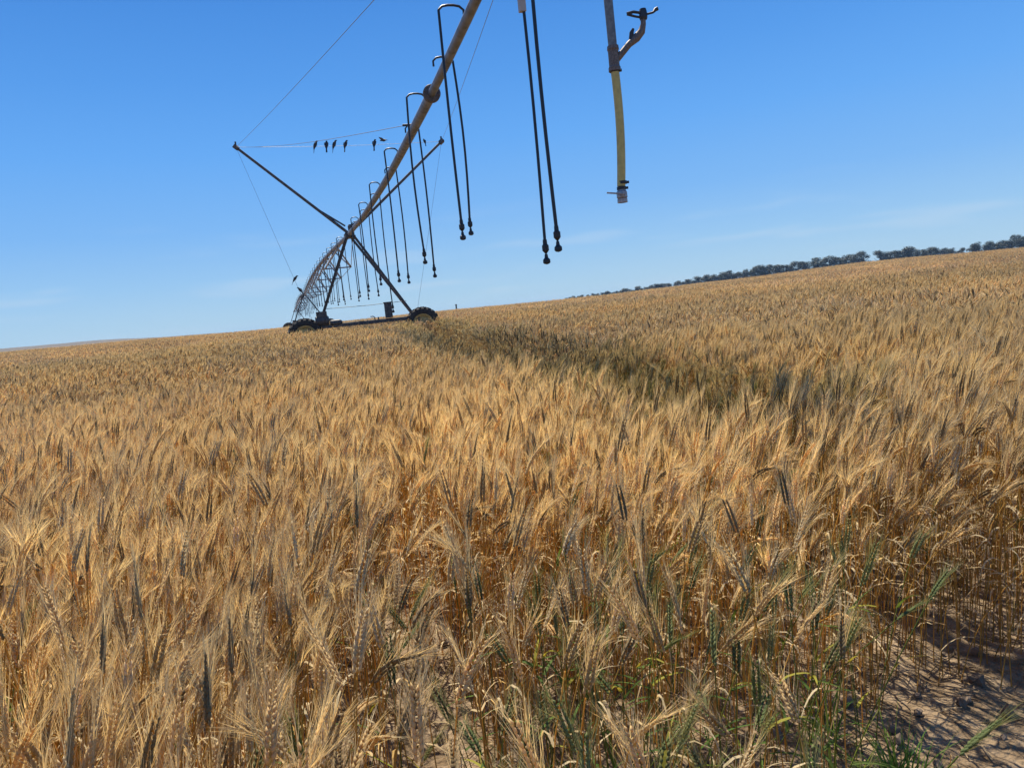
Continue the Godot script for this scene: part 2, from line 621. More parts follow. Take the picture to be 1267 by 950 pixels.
func clumps(field: Node3D, rng: RandomNumberGenerator, lod: int, d0: float, d1: float, foot: float, count: int, nvar: int, fat: float, slope: float) -> void:
	var meshes := []
	for i in nvar:
		var g := Geo.new()
		for k in count:
			var at := Vector3(rng.randf_range(-0.56, 0.56) * foot, 0, rng.randf_range(-0.56, 0.56) * foot)
			stalk(g, g, g, rng, at, rng.randf_range(0.44, 0.74), rng.randf_range(0.02, 0.3), rng.randf_range(0.0, 0.5) if rng.randf() < 0.6 else rng.randf_range(0.6, 1.7), rng.randfn(0.0, 0.8), lod, 0.0, fat)
		meshes.append(g.mesh())
	var xf := []
	var cl := []
	for i in nvar:
		xf.append([])
		cl.append([])
	var n := 0
	var wide := d1 * slope + 3.0
	var x := -wide
	while x < wide:
		var d := maxf(0.0, (absf(x) - 3.0) / 1.15 - foot)
		d = floorf(d / foot) * foot
		while d < d1:
			d += foot
			var px := x + rng.randf_range(-0.3, 0.3) * foot
			var pd := d + rng.randf_range(-0.3, 0.3) * foot
			var r := sqrt(px * px + pd * pd)
			# the rings lie by distance ahead near the camera, by range further out
			var q: float = pd if lod == 1 and absf(px) < 6.5 else r
			if lod == 1 and (pd < 7.5 and absf(px) < 0.82 * pd + 0.9):
				continue
			if q < d0 - (0.0 if lod == 1 else 1.0) or r > d1 or absf(px) > slope * pd + 3.0:
				continue
			var hk := height_k(px, pd)
			if lod == 1:
				var a := near_line(TRACK, px, pd)
				if a < 0.4:
					continue
				if near_line(TRACK_FAR, px, pd) < 0.55:
					continue
			elif lod == 2 and near_line(TRACK_FAR, px, pd) < 0.9:
				continue
			var b := Basis(Vector3.UP, lie(px, pd) + rng.randf_range(-1.0, 1.0)) if lod < 3 else Basis(Vector3.UP, rng.randi() % 4 * PI / 2 + 0.2)
			if lod >= 2:
				var sx := (ground_at(px + 1, pd) - ground_at(px - 1, pd)) / 2.0
				var sd := (ground_at(px, pd + 1) - ground_at(px, pd - 1)) / 2.0
				var up := Vector3(-sx, 1, sd).normalized()
				b = Basis(Quaternion(Vector3.UP, up)) * b
			b = b * Basis.from_scale(Vector3(1, hk, 1))
			var vi := rng.randi() % nvar
			xf[vi].append(Transform3D(b, Vector3(px, ground_at(px, pd) - 0.01, -pd)))
			var tn := tint(px, pd, rng)
			if lod == 1 and near_line(TRACK, px, pd) < 0.75:
				tn = tn * Color(0.6, 0.62, 0.56).lerp(Color(0.83, 0.87, 0.8), smoothstep(9.0, 16.0, pd))   # tint darkened along the wheel track, less so further off
			cl[vi].append(tn)
			n += 1
		x += foot
	for i in nvar:
		copies(["", "middle_wheat", "distant_wheat", "farthest_wheat"][lod], meshes[i], M.wheat, xf[i], cl[i], field)
	print("clumps lod ", lod, " ", n)

# ------------------------------------------------------------------ irrigator
const T1 := Vector3(-4.85, 0.62, -25.35)
const T2 := Vector3(-18.98, 1.15, -73.0)
const T3 := Vector3(-33.1, 1.3, -121.0)
const PIPE_H := [Vector2(4.5, 4.42), Vector2(7.28, 4.26), Vector2(9.65, 4.16), Vector2(13.2, 4.1), Vector2(15.9, 4.11), Vector2(20.0, 4.2), Vector2(25.35, 4.4)]

func pipe_at(d: float) -> Vector3:   # the overhang's pipe, d metres ahead
	var y := 4.4
	for i in PIPE_H.size() - 1:
		var a: Vector2 = PIPE_H[i]
		var b: Vector2 = PIPE_H[i + 1]
		if d >= a.x and d <= b.x:
			var p: Vector2 = PIPE_H[maxi(i - 1, 0)]
			var q: Vector2 = PIPE_H[mini(i + 2, PIPE_H.size() - 1)]
			y = cubic_interpolate(a.y, b.y, p.y, q.y, (d - a.x) / (b.x - a.x))
	return Vector3(-4.85 + 0.27 * (25.35 - d), y, -d)

func sub(called: String, parent: Node) -> Node3D:
	var o := Node3D.new()
	o.name = called
	parent.add_child(o, true)
	return o

func hose(parent: Node, outlet: Vector3, across: Vector3, off: float, from: float, tip_y: float, rng: RandomNumberGenerator, r := 0.0135, sides := 6, fine := true) -> void:
	var end_y := tip_y + 0.15
	# gooseneck from the pipe's top, then the long drop
	var a := outlet + across * from + Vector3.UP * 0.05
	var b := outlet + across * off
	var w := (b - a)
	w.y = 0
	var top := outlet.y + 0.16 + rng.randf_range(-0.01, 0.02)
	var path := [a, Vector3(a.x, top - 0.045, a.z)]
	var k0 := Vector3(a.x, top - 0.045, a.z)
	var k1 := Vector3(b.x, top - 0.045, b.z)
	path.append(k0 + w * 0.16 + Vector3.UP * 0.035)
	path.append(k0 + w * 0.38 + Vector3.UP * 0.045)
	path.append(k0 + w * 0.62 + Vector3.UP * 0.045)
	path.append(k0 + w * 0.84 + Vector3.UP * 0.035)
	path.append(k1)
	var g := Geo.new()
	g.tube(path, [r * 0.9], sides)
	var sway := Vector3(rng.randf_range(-1, 1), 0, rng.randf_range(-1, 1)) * 0.035
	var n := 7
	var drop := []
	for i in n + 1:
		var t := float(i) / n
		drop.append(Vector3(k1.x, lerpf(top - 0.045, end_y, t), k1.z) + sway * sin(t * PI))
	g.tube(drop, [r], sides)
	var h := part("drop_hose", g, M.hose, parent)
	if not fine:
		return
	var e: Vector3 = drop[-1]
	var q := Geo.new()
	var tr := Transform3D(Basis(), e)
	q.lathe(tr, [Vector2(0.0, 0.03), Vector2(0.017, 0.028), Vector2(0.019, -0.01), Vector2(0.028, -0.02), Vector2(0.028, -0.06), Vector2(0.016, -0.075), Vector2(0.0, -0.095)], 10)
	part("pressure_regulator", q, M.black, h)
	q = Geo.new()
	q.lathe(Transform3D(Basis(), e + Vector3.UP * -0.1), [Vector2(0.0, 0.012), Vector2(0.012, 0.01), Vector2(0.016, -0.02), Vector2(0.03, -0.035), Vector2(0.031, -0.06), Vector2(0.02, -0.07), Vector2(0.0, -0.075)], 12)
	part("sprinkler_head", q, M.black, h)

func tower(parent: Node, called: String, foot: Vector3, turn: float, apex: float, main: bool) -> Node3D:
	# own axes: x across the pipe, z along the pipe; y 0 at the ground
	var t := sub(called, parent)
	t.position = foot
	t.rotation.y = turn
	var left := -1.8
	var right := 2.1
	var hub := 0.58
	var beam := 0.84
	var g := Geo.new()
	g.bar(Vector3(left + 0.1, beam, 0), Vector3(right - 0.1, beam, 0), 0.12, 0.13)
	g.bar(Vector3(left, hub, -0.05), Vector3(left + 0.3, beam, -0.0), 0.12, 0.14)
	g.bar(Vector3(right, hub, -0.05), Vector3(right - 0.3, beam, -0.0), 0.12, 0.14)
	part("base_beam", g, M.dark, t)
	for s in [[-1.32, -0.42, -0.1], [-1.32, 0.42, -0.1], [1.84, -0.42, 0.1], [1.84, 0.42, 0.1]]:
		g = Geo.new()
		g.angle(Vector3(s[0], beam + 0.06, s[1] * 0.22), Vector3(s[2], apex - 0.06, s[1]), 0.085, Vector3(0, 0.2, 1))
		part("leg", g, M.galv, t)
	g = Geo.new()
	g.tube([Vector3(-1.12, 1.42, 0), Vector3(0.3, 1.40, 0.01), Vector3(1.62, 1.43, 0)], [0.009], 5)
	part("cable", g, M.black, t)
	for x in [left, right]:
		var w := 0.62
		g = Geo.new()
		var tr := Transform3D(Basis(Vector3.RIGHT, PI / 2), Vector3(x, hub, 0))
		g.lathe(tr, [Vector2(0.36, -0.11), Vector2(0.42, -0.14), Vector2(0.53, -0.15), Vector2(0.555, -0.12), Vector2(0.57, -0.05), Vector2(0.57, 0.05), Vector2(0.555, 0.12), Vector2(0.53, 0.15), Vector2(0.42, 0.14), Vector2(0.36, 0.11), Vector2(0.36, -0.11)], 40)
		for k in 22:
			for sg in [-1.0, 1.0]:
				var an: float = TAU * (k + (0.5 if sg > 0 else 0.0)) / 22.0
				var o := Vector3(cos(an), sin(an), 0)
				var q := Vector3(cos(an + 0.13), sin(an + 0.13), 0)
				g.bar(Vector3(x, hub, 0) + o * 0.575 + Vector3(0, 0, 0.005 * sg), Vector3(x, hub, 0) + q * 0.56 + Vector3(0, 0, 0.15 * sg), 0.045, 0.06, o)
		part("tyre", g, M.rubber, t)
		g = Geo.new()
		g.lathe(tr, [Vector2(0.0, 0.05), Vector2(0.09, 0.05), Vector2(0.1, 0.02), Vector2(0.26, 0.03), Vector2(0.33, 0.1), Vector2(0.375, 0.115), Vector2(0.375, 0.085), Vector2(0.35, 0.06), Vector2(0.35, -0.06), Vector2(0.375, -0.085), Vector2(0.375, -0.115), Vector2(0.33, -0.1), Vector2(0.26, -0.03), Vector2(0.1, -0.02), Vector2(0.09, -0.05), Vector2(0.0, -0.05)], 32)
		part("rim", g, M.rim, t)
		g = Geo.new()
		g.box(Transform3D(Basis(Vector3.FORWARD, 0.1), Vector3(x + (0.1 if x < 0 else -0.1), hub + 0.05, -0.2)), Vector3(0.28, 0.26, 0.16))
		g.lathe(Transform3D(Basis(Vector3.RIGHT, PI / 2), Vector3(x, hub, -0.12)), [Vector2(0.0, 0.1), Vector2(0.12, 0.09), Vector2(0.14, -0.06), Vector2(0.0, -0.08)], 16)
		part("gearbox", g, M.dark, t)
	# drive motor, with its cover, beside the left leg
	g = Geo.new()
	var b := Basis(Vector3.FORWARD, PI / 2)
	g.lathe(Transform3D(b, Vector3(-1.2, 1.04, 0.05)), [Vector2(0, -0.24), Vector2(0.12, -0.24), Vector2(0.16, -0.2), Vector2(0.17, 0.14), Vector2(0.12, 0.2), Vector2(0, 0.21)], 16)
	g.box(Transform3D(Basis(), Vector3(-1.22, 1.24, 0.05)), Vector3(0.34, 0.2, 0.26))
	part("drive_motor", g, M.dark, t)
	g = Geo.new()
	g.lathe(Transform3D(b, Vector3(-0.78, 0.94, 0.02)), [Vector2(0, -0.2), Vector2(0.07, -0.2), Vector2(0.095, -0.15), Vector2(0.095, 0.12), Vector2(0.05, 0.2), Vector2(0, 0.2)], 14)
	part("drive_shaft_coupling", g, M.dark, t)
	g = Geo.new()
	g.bar(Vector3(0.62, beam + 0.07, 0.02), Vector3(0.62, beam + 0.14, 0.02), 0.05, 0.05)
	g.tube([Vector3(0.5, 0.83, 0.02), Vector3(0.5, 0.98, 0.02), Vector3(0.45, 1.02, 0.02), Vector3(0.36, 1.02, 0.02)], [0.018], 6)
	part("bracket", g, M.dark, t)
	g = Geo.new()
	g.bar(Vector3(0.98, beam + 0.08, 0.04), Vector3(0.98, beam + 0.58, 0.04), 0.24, 0.2, Vector3.BACK)
	g.bar(Vector3(0.98, beam + 0.58, 0.04), Vector3(0.98, beam + 0.61, 0.04), 0.28, 0.24, Vector3.BACK)
	part("control_box", g, M.dark, t)
	g = Geo.new()
	g.box(Transform3D(Basis(), Vector3(0.0, apex - 0.02, 0)), Vector3(0.3, 0.16, 0.5))
	g.bar(Vector3(-0.14, apex - 0.1, -0.45), Vector3(-0.14, apex - 0.1, 0.45), 0.05, 0.08)
	g.bar(Vector3(0.14, apex - 0.1, -0.45), Vector3(0.14, apex - 0.1, 0.45), 0.05, 0.08)
	g.lathe(Transform3D(Basis(), Vector3(0.06, apex + 0.08, 0.3)), [Vector2(0.0, 0.0), Vector2(0.1, 0.0), Vector2(0.11, 0.16), Vector2(0.08, 0.22), Vector2(0.0, 0.23)], 12)
	part("pivot_joint", g, M.galv, t)
	return t

func span(parent: Node, a: Vector3, b: Vector3, camber: float, fine: bool, rng: RandomNumberGenerator) -> void:
	var s := sub("truss_span", parent)
	var along := (b - a)
	along.y = 0
	along = along.normalized()
	var across := Vector3(-along.z, 0, along.x)   # to the right when looking along the pipe
	var at := func(t: float) -> Vector3:
		var p := a.lerp(b, t)
		p.y += 4.0 * camber * t * (1.0 - t)
		return p
	var path := []
	for i in 25:
		path.append(at.call(i / 24.0))
	var g := Geo.new()
	g.tube(path, [0.084], 12)
	part("water_pipe", g, M.pipe, s)
	var n := 8
	var low := []
	for sg in [-1.0, 1.0]:
		var rod := [at.call(0.012) + Vector3.UP * -0.12 + across * 0.14 * sg]
		for i in range(1, n):
			var t := float(i) / n
			var dep := 0.55 + 0.75 * sin(PI * t)
			rod.append(at.call(t) + Vector3.UP * -dep + across * 0.62 * sg * (0.75 + 0.25 * sin(PI * t)))
		rod.append(at.call(0.988) + Vector3.UP * -0.12 + across * 0.14 * sg)
		low.append(rod)
		g = Geo.new()
		g.tube(rod, [0.013 if fine else 0.017], 5)
		part("truss_rod", g, M.zinc, s)
	for i in range(1, n):
		var t := float(i) / n
		var top: Vector3 = at.call(t) + Vector3.UP * -0.09
		for k in 2:
			for dt in [-0.02, 0.02]:
				g = Geo.new()
				g.angle(at.call(t + dt) + Vector3.UP * -0.1, low[k][i], 0.06, along + Vector3.UP * 0.2)
				part("strut", g, M.zinc, s)
		g = Geo.new()
		g.angle(low[0][i], low[1][i], 0.055)
		part("cross_bar", g, M.zinc, s)
	# drop hoses on alternate sides
	var len_ := a.distance_to(b)
	var m := int(len_ / (1.45 if fine else 2.9))
	for i in range(1, m):
		var t := float(i) / m
		var p: Vector3 = at.call(t)
		var sg := 1.0 if i % 2 else -1.0
		hose(s, p, across, 0.2 * sg, -0.04 * sg, p.y - rng.randf_range(2.1, 2.35), rng, 0.014 if fine else 0.018, 5, fine)

func irrigator() -> void:
	var rng := RandomNumberGenerator.new()
	rng.seed = 11
	var o := base("pivot_irrigator")
	tag(o, "long galvanized centre pivot irrigator on wheeled towers with black drop hoses", "irrigator")
	var along := Vector3(0.27, 0, 1.0).normalized()       # towards the free end
	var across := Vector3(1.0, 0, -0.27).normalized()     # right, seen from the camera
	# ---- overhanging pipe
	var path := []
	var i0 := 25.5
	while i0 > 9.8:
		path.append(pipe_at(minf(i0, 25.35)))
		i0 -= 0.5
	path.append(pipe_at(9.7))
	var g := Geo.new()
	g.tube(path, [0.075, 0.075, 0.074, 0.073, 0.072, 0.071, 0.07, 0.069, 0.068, 0.067, 0.066, 0.066], 16)
	var op := part("overhang_pipe", g, M.pipe, o)
	g = Geo.new()
	path = []
	i0 = 9.7
	while i0 > 4.5:
		path.append(pipe_at(i0))
		i0 -= 0.4
	path.append(pipe_at(4.55))
	g.tube(path, [0.052], 16)
	var ep := part("overhang_pipe", g, M.pipe, o)
	# joint plates between the two pipes, round and wide
	var jt := Transform3D(Basis(Quaternion(Vector3.UP, (pipe_at(9.4) - pipe_at(10.0)).normalized())), pipe_at(9.7))
	g = Geo.new()
	g.lathe(jt, [Vector2(0.0, -0.03), Vector2(0.104, -0.03), Vector2(0.11, -0.024), Vector2(0.11, -0.006), Vector2(0.104, -0.002), Vector2(0.104, 0.002), Vector2(0.11, 0.006), Vector2(0.11, 0.024), Vector2(0.104, 0.03), Vector2(0.052, 0.03), Vector2(0.0, 0.03)], 28)
	for k in 10:
		var an := TAU * k / 10.0
		var q := jt * (Vector3(cos(an), 0, sin(an)) * 0.092)
		var ax := jt.basis * Vector3.UP
		g.tube([q - ax * 0.05, q + ax * 0.05], [0.011], 6)
	part("joint_flange", g, M.flange, op)
	# ---- drop hoses of the overhang: distance, side offset, where it leaves the pipe, height of its end
	for h in [[7.75, -0.25, 0.0, 2.16], [10.15, -0.24, 0.0, 2.13], [13.0, -0.22, 0.0, 2.07], [15.9, -0.21, 0.0, 2.19], [18.7, -0.21, 0.0, 2.2], [21.6, -0.2, 0.0, 2.2],
			[8.95, 0.13, -0.1, 2.33], [11.6, 0.14, -0.06, 2.02], [14.4, 0.15, -0.06, 2.1], [17.3, 0.15, -0.06, 1.62], [20.1, 0.16, -0.06, 2.12], [23.0, 0.16, -0.06, 2.15]]:
		hose(o, pipe_at(h[0]), across, h[1], h[2], h[3], rng, 0.0135)
	hose(o, pipe_at(6.25), across, 0.085, -0.05, 1.76, rng, 0.0125)
	hose(o, pipe_at(5.95), across, 0.085, -0.05, 1.83, rng, 0.0145)
	g = Geo.new()
	var cp := pipe_at(6.25) + across * 0.085
	g.box(Transform3D(Basis(Vector3.UP, 0.3), Vector3(cp.x, 3.8, cp.z)), Vector3(0.05, 0.12, 0.05))
	part("hose_clamp", g, M.pale, o)
	# ---- towers
	var turn := atan2(0.27, 1.0)
	tower(o, "support_tower", T1, turn, 3.76, true)
	var turn2 := atan2(T1.x - T2.x, T1.z - T2.z)
	tower(o, "support_tower", T2, turn2, 3.72, false)
	tower(o, "support_tower", T3, turn2, 3.72, false)
	# ---- masts over the first tower, and their stays
	var top := T1 + Vector3.UP * 3.8
	var tips := [T1 + across * -3.18 + Vector3.UP * (7.36 - T1.y), T1 + across * 3.43 + Vector3.UP * (7.27 - T1.y)]
	var feet := [T1 + across * -1.45 + Vector3.UP * 0.85, T1 + across * 1.9 + Vector3.UP * 0.85]
	for k in 2:
		var tip: Vector3 = tips[k]
		g = Geo.new()
		var root := top + (tip - top).normalized() * -0.12
		g.tube([root, tip], [0.05, 0.042], 10)
		var mast := part("mast", g, M.galv, o)
		g = Geo.new()
		g.box(Transform3D(Basis(Quaternion(Vector3.UP, (tip - top).normalized())), tip), Vector3(0.12, 0.16, 0.16))
		g.tube([tip + Vector3.UP * 0.02, tip + Vector3.UP * 0.17], [0.03], 6)
		part("mast_head", g, M.galv, mast)
		g = Geo.new()
		var sgn := -1.0 if k == 0 else 1.0
		g.angle(top + across * 0.1 * sgn + Vector3.UP * 0.26, top.lerp(tip, 0.3), 0.05)
		part("mast_brace", g, M.galv, mast)
		# stays
		var e := pipe_at(4.8) + Vector3.UP * 0.05
		for pair in [[tip, e, 0.12], [tip, feet[k], 0.05]]:
			g = Geo.new()
			var pp := []
			for i in 15:
				var t := i / 10.0
				var p0: Vector3 = pair[0]
				var q := p0.lerp(pair[1], t)
				q.y -= 4.0 * pair[2] * t * (1.0 - t) * 0.5
				pp.append(q)
			g.tube(pp, [0.0042], 5)
			part("stay_cable", g, M.cable, o)
	# wire between the mast heads, and from the left head to the pipe
	g = Geo.new()
	var pp := []
	for i in 13:
		var t := i / 12.0
		pp.append(wire(t))
	g.tube(pp, [0.0055], 5)
	part("stay_cable", g, M.cable, o)
	g = Geo.new()
	pp = []
	for i in 11:
		var t := i / 10.0
		var q: Vector3 = (tips[0] as Vector3).lerp(pipe_at(11.2) + Vector3(-0.06, 0.06, 0), t)
		q.y -= 0.1 * sin(PI * t)
		pp.append(q)
	g.tube(pp, [0.005], 5)
	part("stay_cable", g, M.cable, o)
	g = Geo.new()
	g.bar(pipe_at(11.2) + Vector3(-0.16, 0.06, 0), pipe_at(11.2) + Vector3(0.02, 0.05, 0), 0.03, 0.03)
	part("cable_bracket", g, M.black, o)
	# ---- spans behind
	span(o, T1 + Vector3.UP * 3.76, T2 + Vector3.UP * 3.74, 0.45, true, rng)
	span(o, T2 + Vector3.UP * 3.74, T3 + Vector3.UP * 3.74, 0.45, false, rng)
	# ---- fittings at the free end: down pipe, tee, sprinkler, flushing hose with its valve
	var ex := pipe_at(4.62)
	var px := 0.825
	var pz := -4.8
	g = Geo.new()
	g.tube([pipe_at(4.8), Vector3(px, 4.32, pz), Vector3(px, 4.2, pz), Vector3(px - 0.004, 3.6, pz), Vector3(px + 0.004, 2.9, pz)], [0.03, 0.029, 0.0285, 0.028, 0.0275], 14)
	part("down_pipe", g, M.down, o)
	g = Geo.new()
	g.lathe(Transform3D(Basis(), ex), [Vector2(0, -0.001), Vector2(0.06, 0), Vector2(0.06, 0.02), Vector2(0, 0.021)], 12)
	g.tube([ex, ex + along * 0.06], [0.07], 16)
	part("end_cap", g, M.pipe, o)
	var tp := Vector3(px + 0.004, 2.86, pz)
	g = Geo.new()
	g.lathe(Transform3D(Basis(), tp), [Vector2(0.0, 0.075), Vector2(0.035, 0.075), Vector2(0.037, 0.055), Vector2(0.033, 0.045), Vector2(0.033, -0.045), Vector2(0.038, -0.055), Vector2(0.038, -0.075), Vector2(0.0, -0.076)], 16)
	var tee := part("tee_fitting", g, M.bronze, o)
	g = Geo.new()
	g.tube([tp + Vector3(0.02, -0.005, 0), tp + Vector3(0.055, 0.03, 0), tp + Vector3(0.10, 0.075, 0.0), tp + Vector3(0.15, 0.11, 0), tp + Vector3(0.185, 0.145, 0), tp + Vector3(0.198, 0.185, 0), tp + Vector3(0.2, 0.225, 0)], [0.02, 0.02, 0.02, 0.026, 0.023, 0.017, 0.0155], 12)
	part("branch_elbow", g, M.bronze, tee)
	g = Geo.new()
	g.tube([tp + Vector3(0.118, 0.1, 0), tp + Vector3(0.122, 0.142, 0), tp + Vector3(0.135, 0.165, 0)], [0.018, 0.014, 0.008], 8)
	part("elbow_lug", g, M.bronze_dark, tee)
	var sp := tp + Vector3(0.202, 0.24, 0)
	g = Geo.new()
	g.lathe(Transform3D(Basis(), sp), [Vector2(0, -0.03), Vector2(0.022, -0.028), Vector2(0.026, -0.015), Vector2(0.024, 0.02), Vector2(0.02, 0.035), Vector2(0.0, 0.04)], 12)
	var sh := part("impact_sprinkler", g, M.bronze_dark, tee)
	var g2 := Geo.new()
	g2.tube([sp + Vector3(0.01, 0.0, 0), sp + Vector3(0.06, 0.005, 0.01), sp + Vector3(0.075, 0.02, 0.01), sp + Vector3(0.09, 0.025, 0.01)], [0.007, 0.007, 0.012, 0.012], 8)
	g2.tube([sp + Vector3(-0.01, 0.012, 0), sp + Vector3(-0.06, 0.02, 0.01), sp + Vector3(-0.1, 0.012, 0.01)], [0.008, 0.009, 0.011], 8)
	g2.tube([sp + Vector3(-0.01, -0.015, 0), sp + Vector3(-0.055, -0.008, 0.012), sp + Vector3(-0.1, 0.01, 0.01)], [0.007, 0.007, 0.008], 8)
	part("sprinkler_arm", g2, M.bronze_dark, tee)
	# yellow hose
	g = Geo.new()
	var hp := []
	for i in 9:
		var t := i / 8.0
		hp.append(Vector3(px + 0.004 - 0.022 * t * t + 0.008 * sin(PI * t), lerpf(2.8, 2.09, t), pz))
	g.tube(hp, [0.026], 16)
	var yh := part("flushing_hose", g, M.yellow, o)
	for q in [[2.788, 0.0295, 0], [2.112, 0.0295, 7], [2.078, 0.029, 8]]:
		g = Geo.new()
		var c: Vector3 = hp[q[2]]
		c.y = q[0]
		g.lathe(Transform3D(Basis(), c), [Vector2(0.024, -0.009), Vector2(q[1], -0.009), Vector2(q[1], 0.009), Vector2(0.024, 0.009)], 16)
		g.box(Transform3D(Basis(), c + Vector3(0.034, 0, 0)), Vector3(0.016, 0.014, 0.016))
		part("hose_clamp", g, M.black, yh)
	var vp: Vector3 = hp[8]
	vp.y = 2.035
	g = Geo.new()
	g.lathe(Transform3D(Basis(), vp), [Vector2(0.0, 0.05), Vector2(0.024, 0.05), Vector2(0.026, 0.03), Vector2(0.033, 0.02), Vector2(0.034, -0.014), Vector2(0.028, -0.02), Vector2(0.032, -0.024), Vector2(0.032, -0.045), Vector2(0.024, -0.046), Vector2(0.022, -0.02), Vector2(0, -0.02)], 12)
	g.tube([vp, vp + Vector3(0, 0, 0.045)], [0.013], 8)
	part("ball_valve", g, M.steel, yh)
	g = Geo.new()
	g.bar(vp + Vector3(0.012, 0.0, 0.047), vp + Vector3(-0.1, 0.018, 0.047), 0.008, 0.017, Vector3.BACK)
	part("valve_lever", g, M.steel, yh)

func wire(t: float) -> Vector3:
	var across := Vector3(1.0, 0, -0.27).normalized()
	var a := T1 + across * -3.18 + Vector3.UP * (7.36 - T1.y)
	var b := T1 + across * 3.43 + Vector3.UP * (7.27 - T1.y)
	var q := a.lerp(b, t)
	q.y -= 0.05 * sin(PI * t)
	return q

# ------------------------------------------------------------------ birds
func bird_mesh(flying: bool) -> ArrayMesh:
	# one continuous skin of rings along the back: bill, head, neck, breast, belly, tail
	var g := Geo.new()
	g.col = Color(1, 1, 1)
	var spine := [[Vector3(0.128, 0.118, 0), 0.002, 0.002], [Vector3(0.108, 0.121, 0), 0.006, 0.006], [Vector3(0.095, 0.124, 0), 0.018, 0.019], [Vector3(0.075, 0.122, 0), 0.025, 0.026], [Vector3(0.055, 0.108, 0), 0.025, 0.026], [Vector3(0.035, 0.085, 0), 0.034, 0.034], [Vector3(0.01, 0.055, 0), 0.044, 0.043], [Vector3(-0.018, 0.022, 0), 0.042, 0.041], [Vector3(-0.045, -0.012, 0), 0.03, 0.03], [Vector3(-0.065, -0.042, 0), 0.017, 0.02], [Vector3(-0.085, -0.078, 0), 0.008, 0.02], [Vector3(-0.105, -0.12, 0), 0.006, 0.022], [Vector3(-0.125, -0.16, 0), 0.003, 0.024]]
	if flying:
		for s in spine:
			var p: Vector3 = s[0]
			s[0] = Vector3(p.x * 1.25, 0.09 + (p.y - 0.07) * 0.12, 0)
	var sides := 12
	var rings := []
	for s in spine:
		var ring := []
		var dirn := Vector3(0.62, 0.78, 0) if not flying else Vector3(1, 0.05, 0)
		var up := Vector3(-dirn.y, dirn.x, 0)
		for j in sides:
			var an := TAU * j / sides
			ring.append(s[0] + up * cos(an) * s[1] + Vector3(0, 0, 1) * sin(an) * s[2])
		rings.append(ring)
	for i in rings.size() - 1:
		for j in sides:
			var k := (j + 1) % sides
			var c0: Vector3 = spine[i][0]
			var c1: Vector3 = spine[i + 1][0]
			g.tri(rings[i][j], rings[i][k], rings[i + 1][k], (rings[i][j] - c0).normalized(), (rings[i][k] - c0).normalized(), (rings[i + 1][k] - c1).normalized())
			g.tri(rings[i][j], rings[i + 1][k], rings[i + 1][j], (rings[i][j] - c0).normalized(), (rings[i + 1][k] - c1).normalized(), (rings[i + 1][j] - c1).normalized())
	for e in [0, rings.size() - 1]:
		for j in sides:
			g.flat(spine[e][0], rings[e][j], rings[e][(j + 1) % sides], Vector3.RIGHT if e == 0 else Vector3.LEFT)
	return g.mesh()

func wing_mesh(sg: float, flying: bool) -> ArrayMesh:
	var g := Geo.new()
	if flying:
		var pts := [Vector3(0.05, 0.095, 0.03), Vector3(0.075, 0.13, 0.11), Vector3(0.03, 0.15, 0.25), Vector3(-0.03, 0.135, 0.17), Vector3(-0.045, 0.11, 0.10), Vector3(-0.045, 0.09, 0.03)]
		for y in [0.004, -0.004]:
			for i in range(1, 5):
				var f := func(p: Vector3) -> Vector3: return Vector3(p.x, p.y + y, p.z * sg)
				g.flat(f.call(pts[0]), f.call(pts[i]), f.call(pts[i + 1]), Vector3(0, y, 0))
	else:
		# folded wing: a long leaf lying along the flank
		var a := [Vector3(0.045, 0.085, 0.036), Vector3(0.01, 0.075, 0.05), Vector3(-0.03, 0.028, 0.045), Vector3(-0.065, -0.03, 0.028), Vector3(-0.09, -0.075, 0.012)]
		var r := [0.01, 0.026, 0.026, 0.016, 0.003]
		var prev := []
		for i in 5:
			var ring := []
			for j in 8:
				var an := TAU * j / 8
				var up := Vector3(-0.62, 0.62, 0).normalized()
				var p: Vector3 = a[i] + up * cos(an) * r[i] + Vector3(0, 0, 1) * sin(an) * r[i] * 0.3
				p.z *= sg
				ring.append(p)
			if i > 0:
				for j in 8:
					var k := (j + 1) % 8
					var c0: Vector3 = a[i]
					c0.z *= sg
					g.quad(prev[j], prev[k], ring[k], ring[j], (ring[j] - c0))
			prev = ring
	return g.mesh()

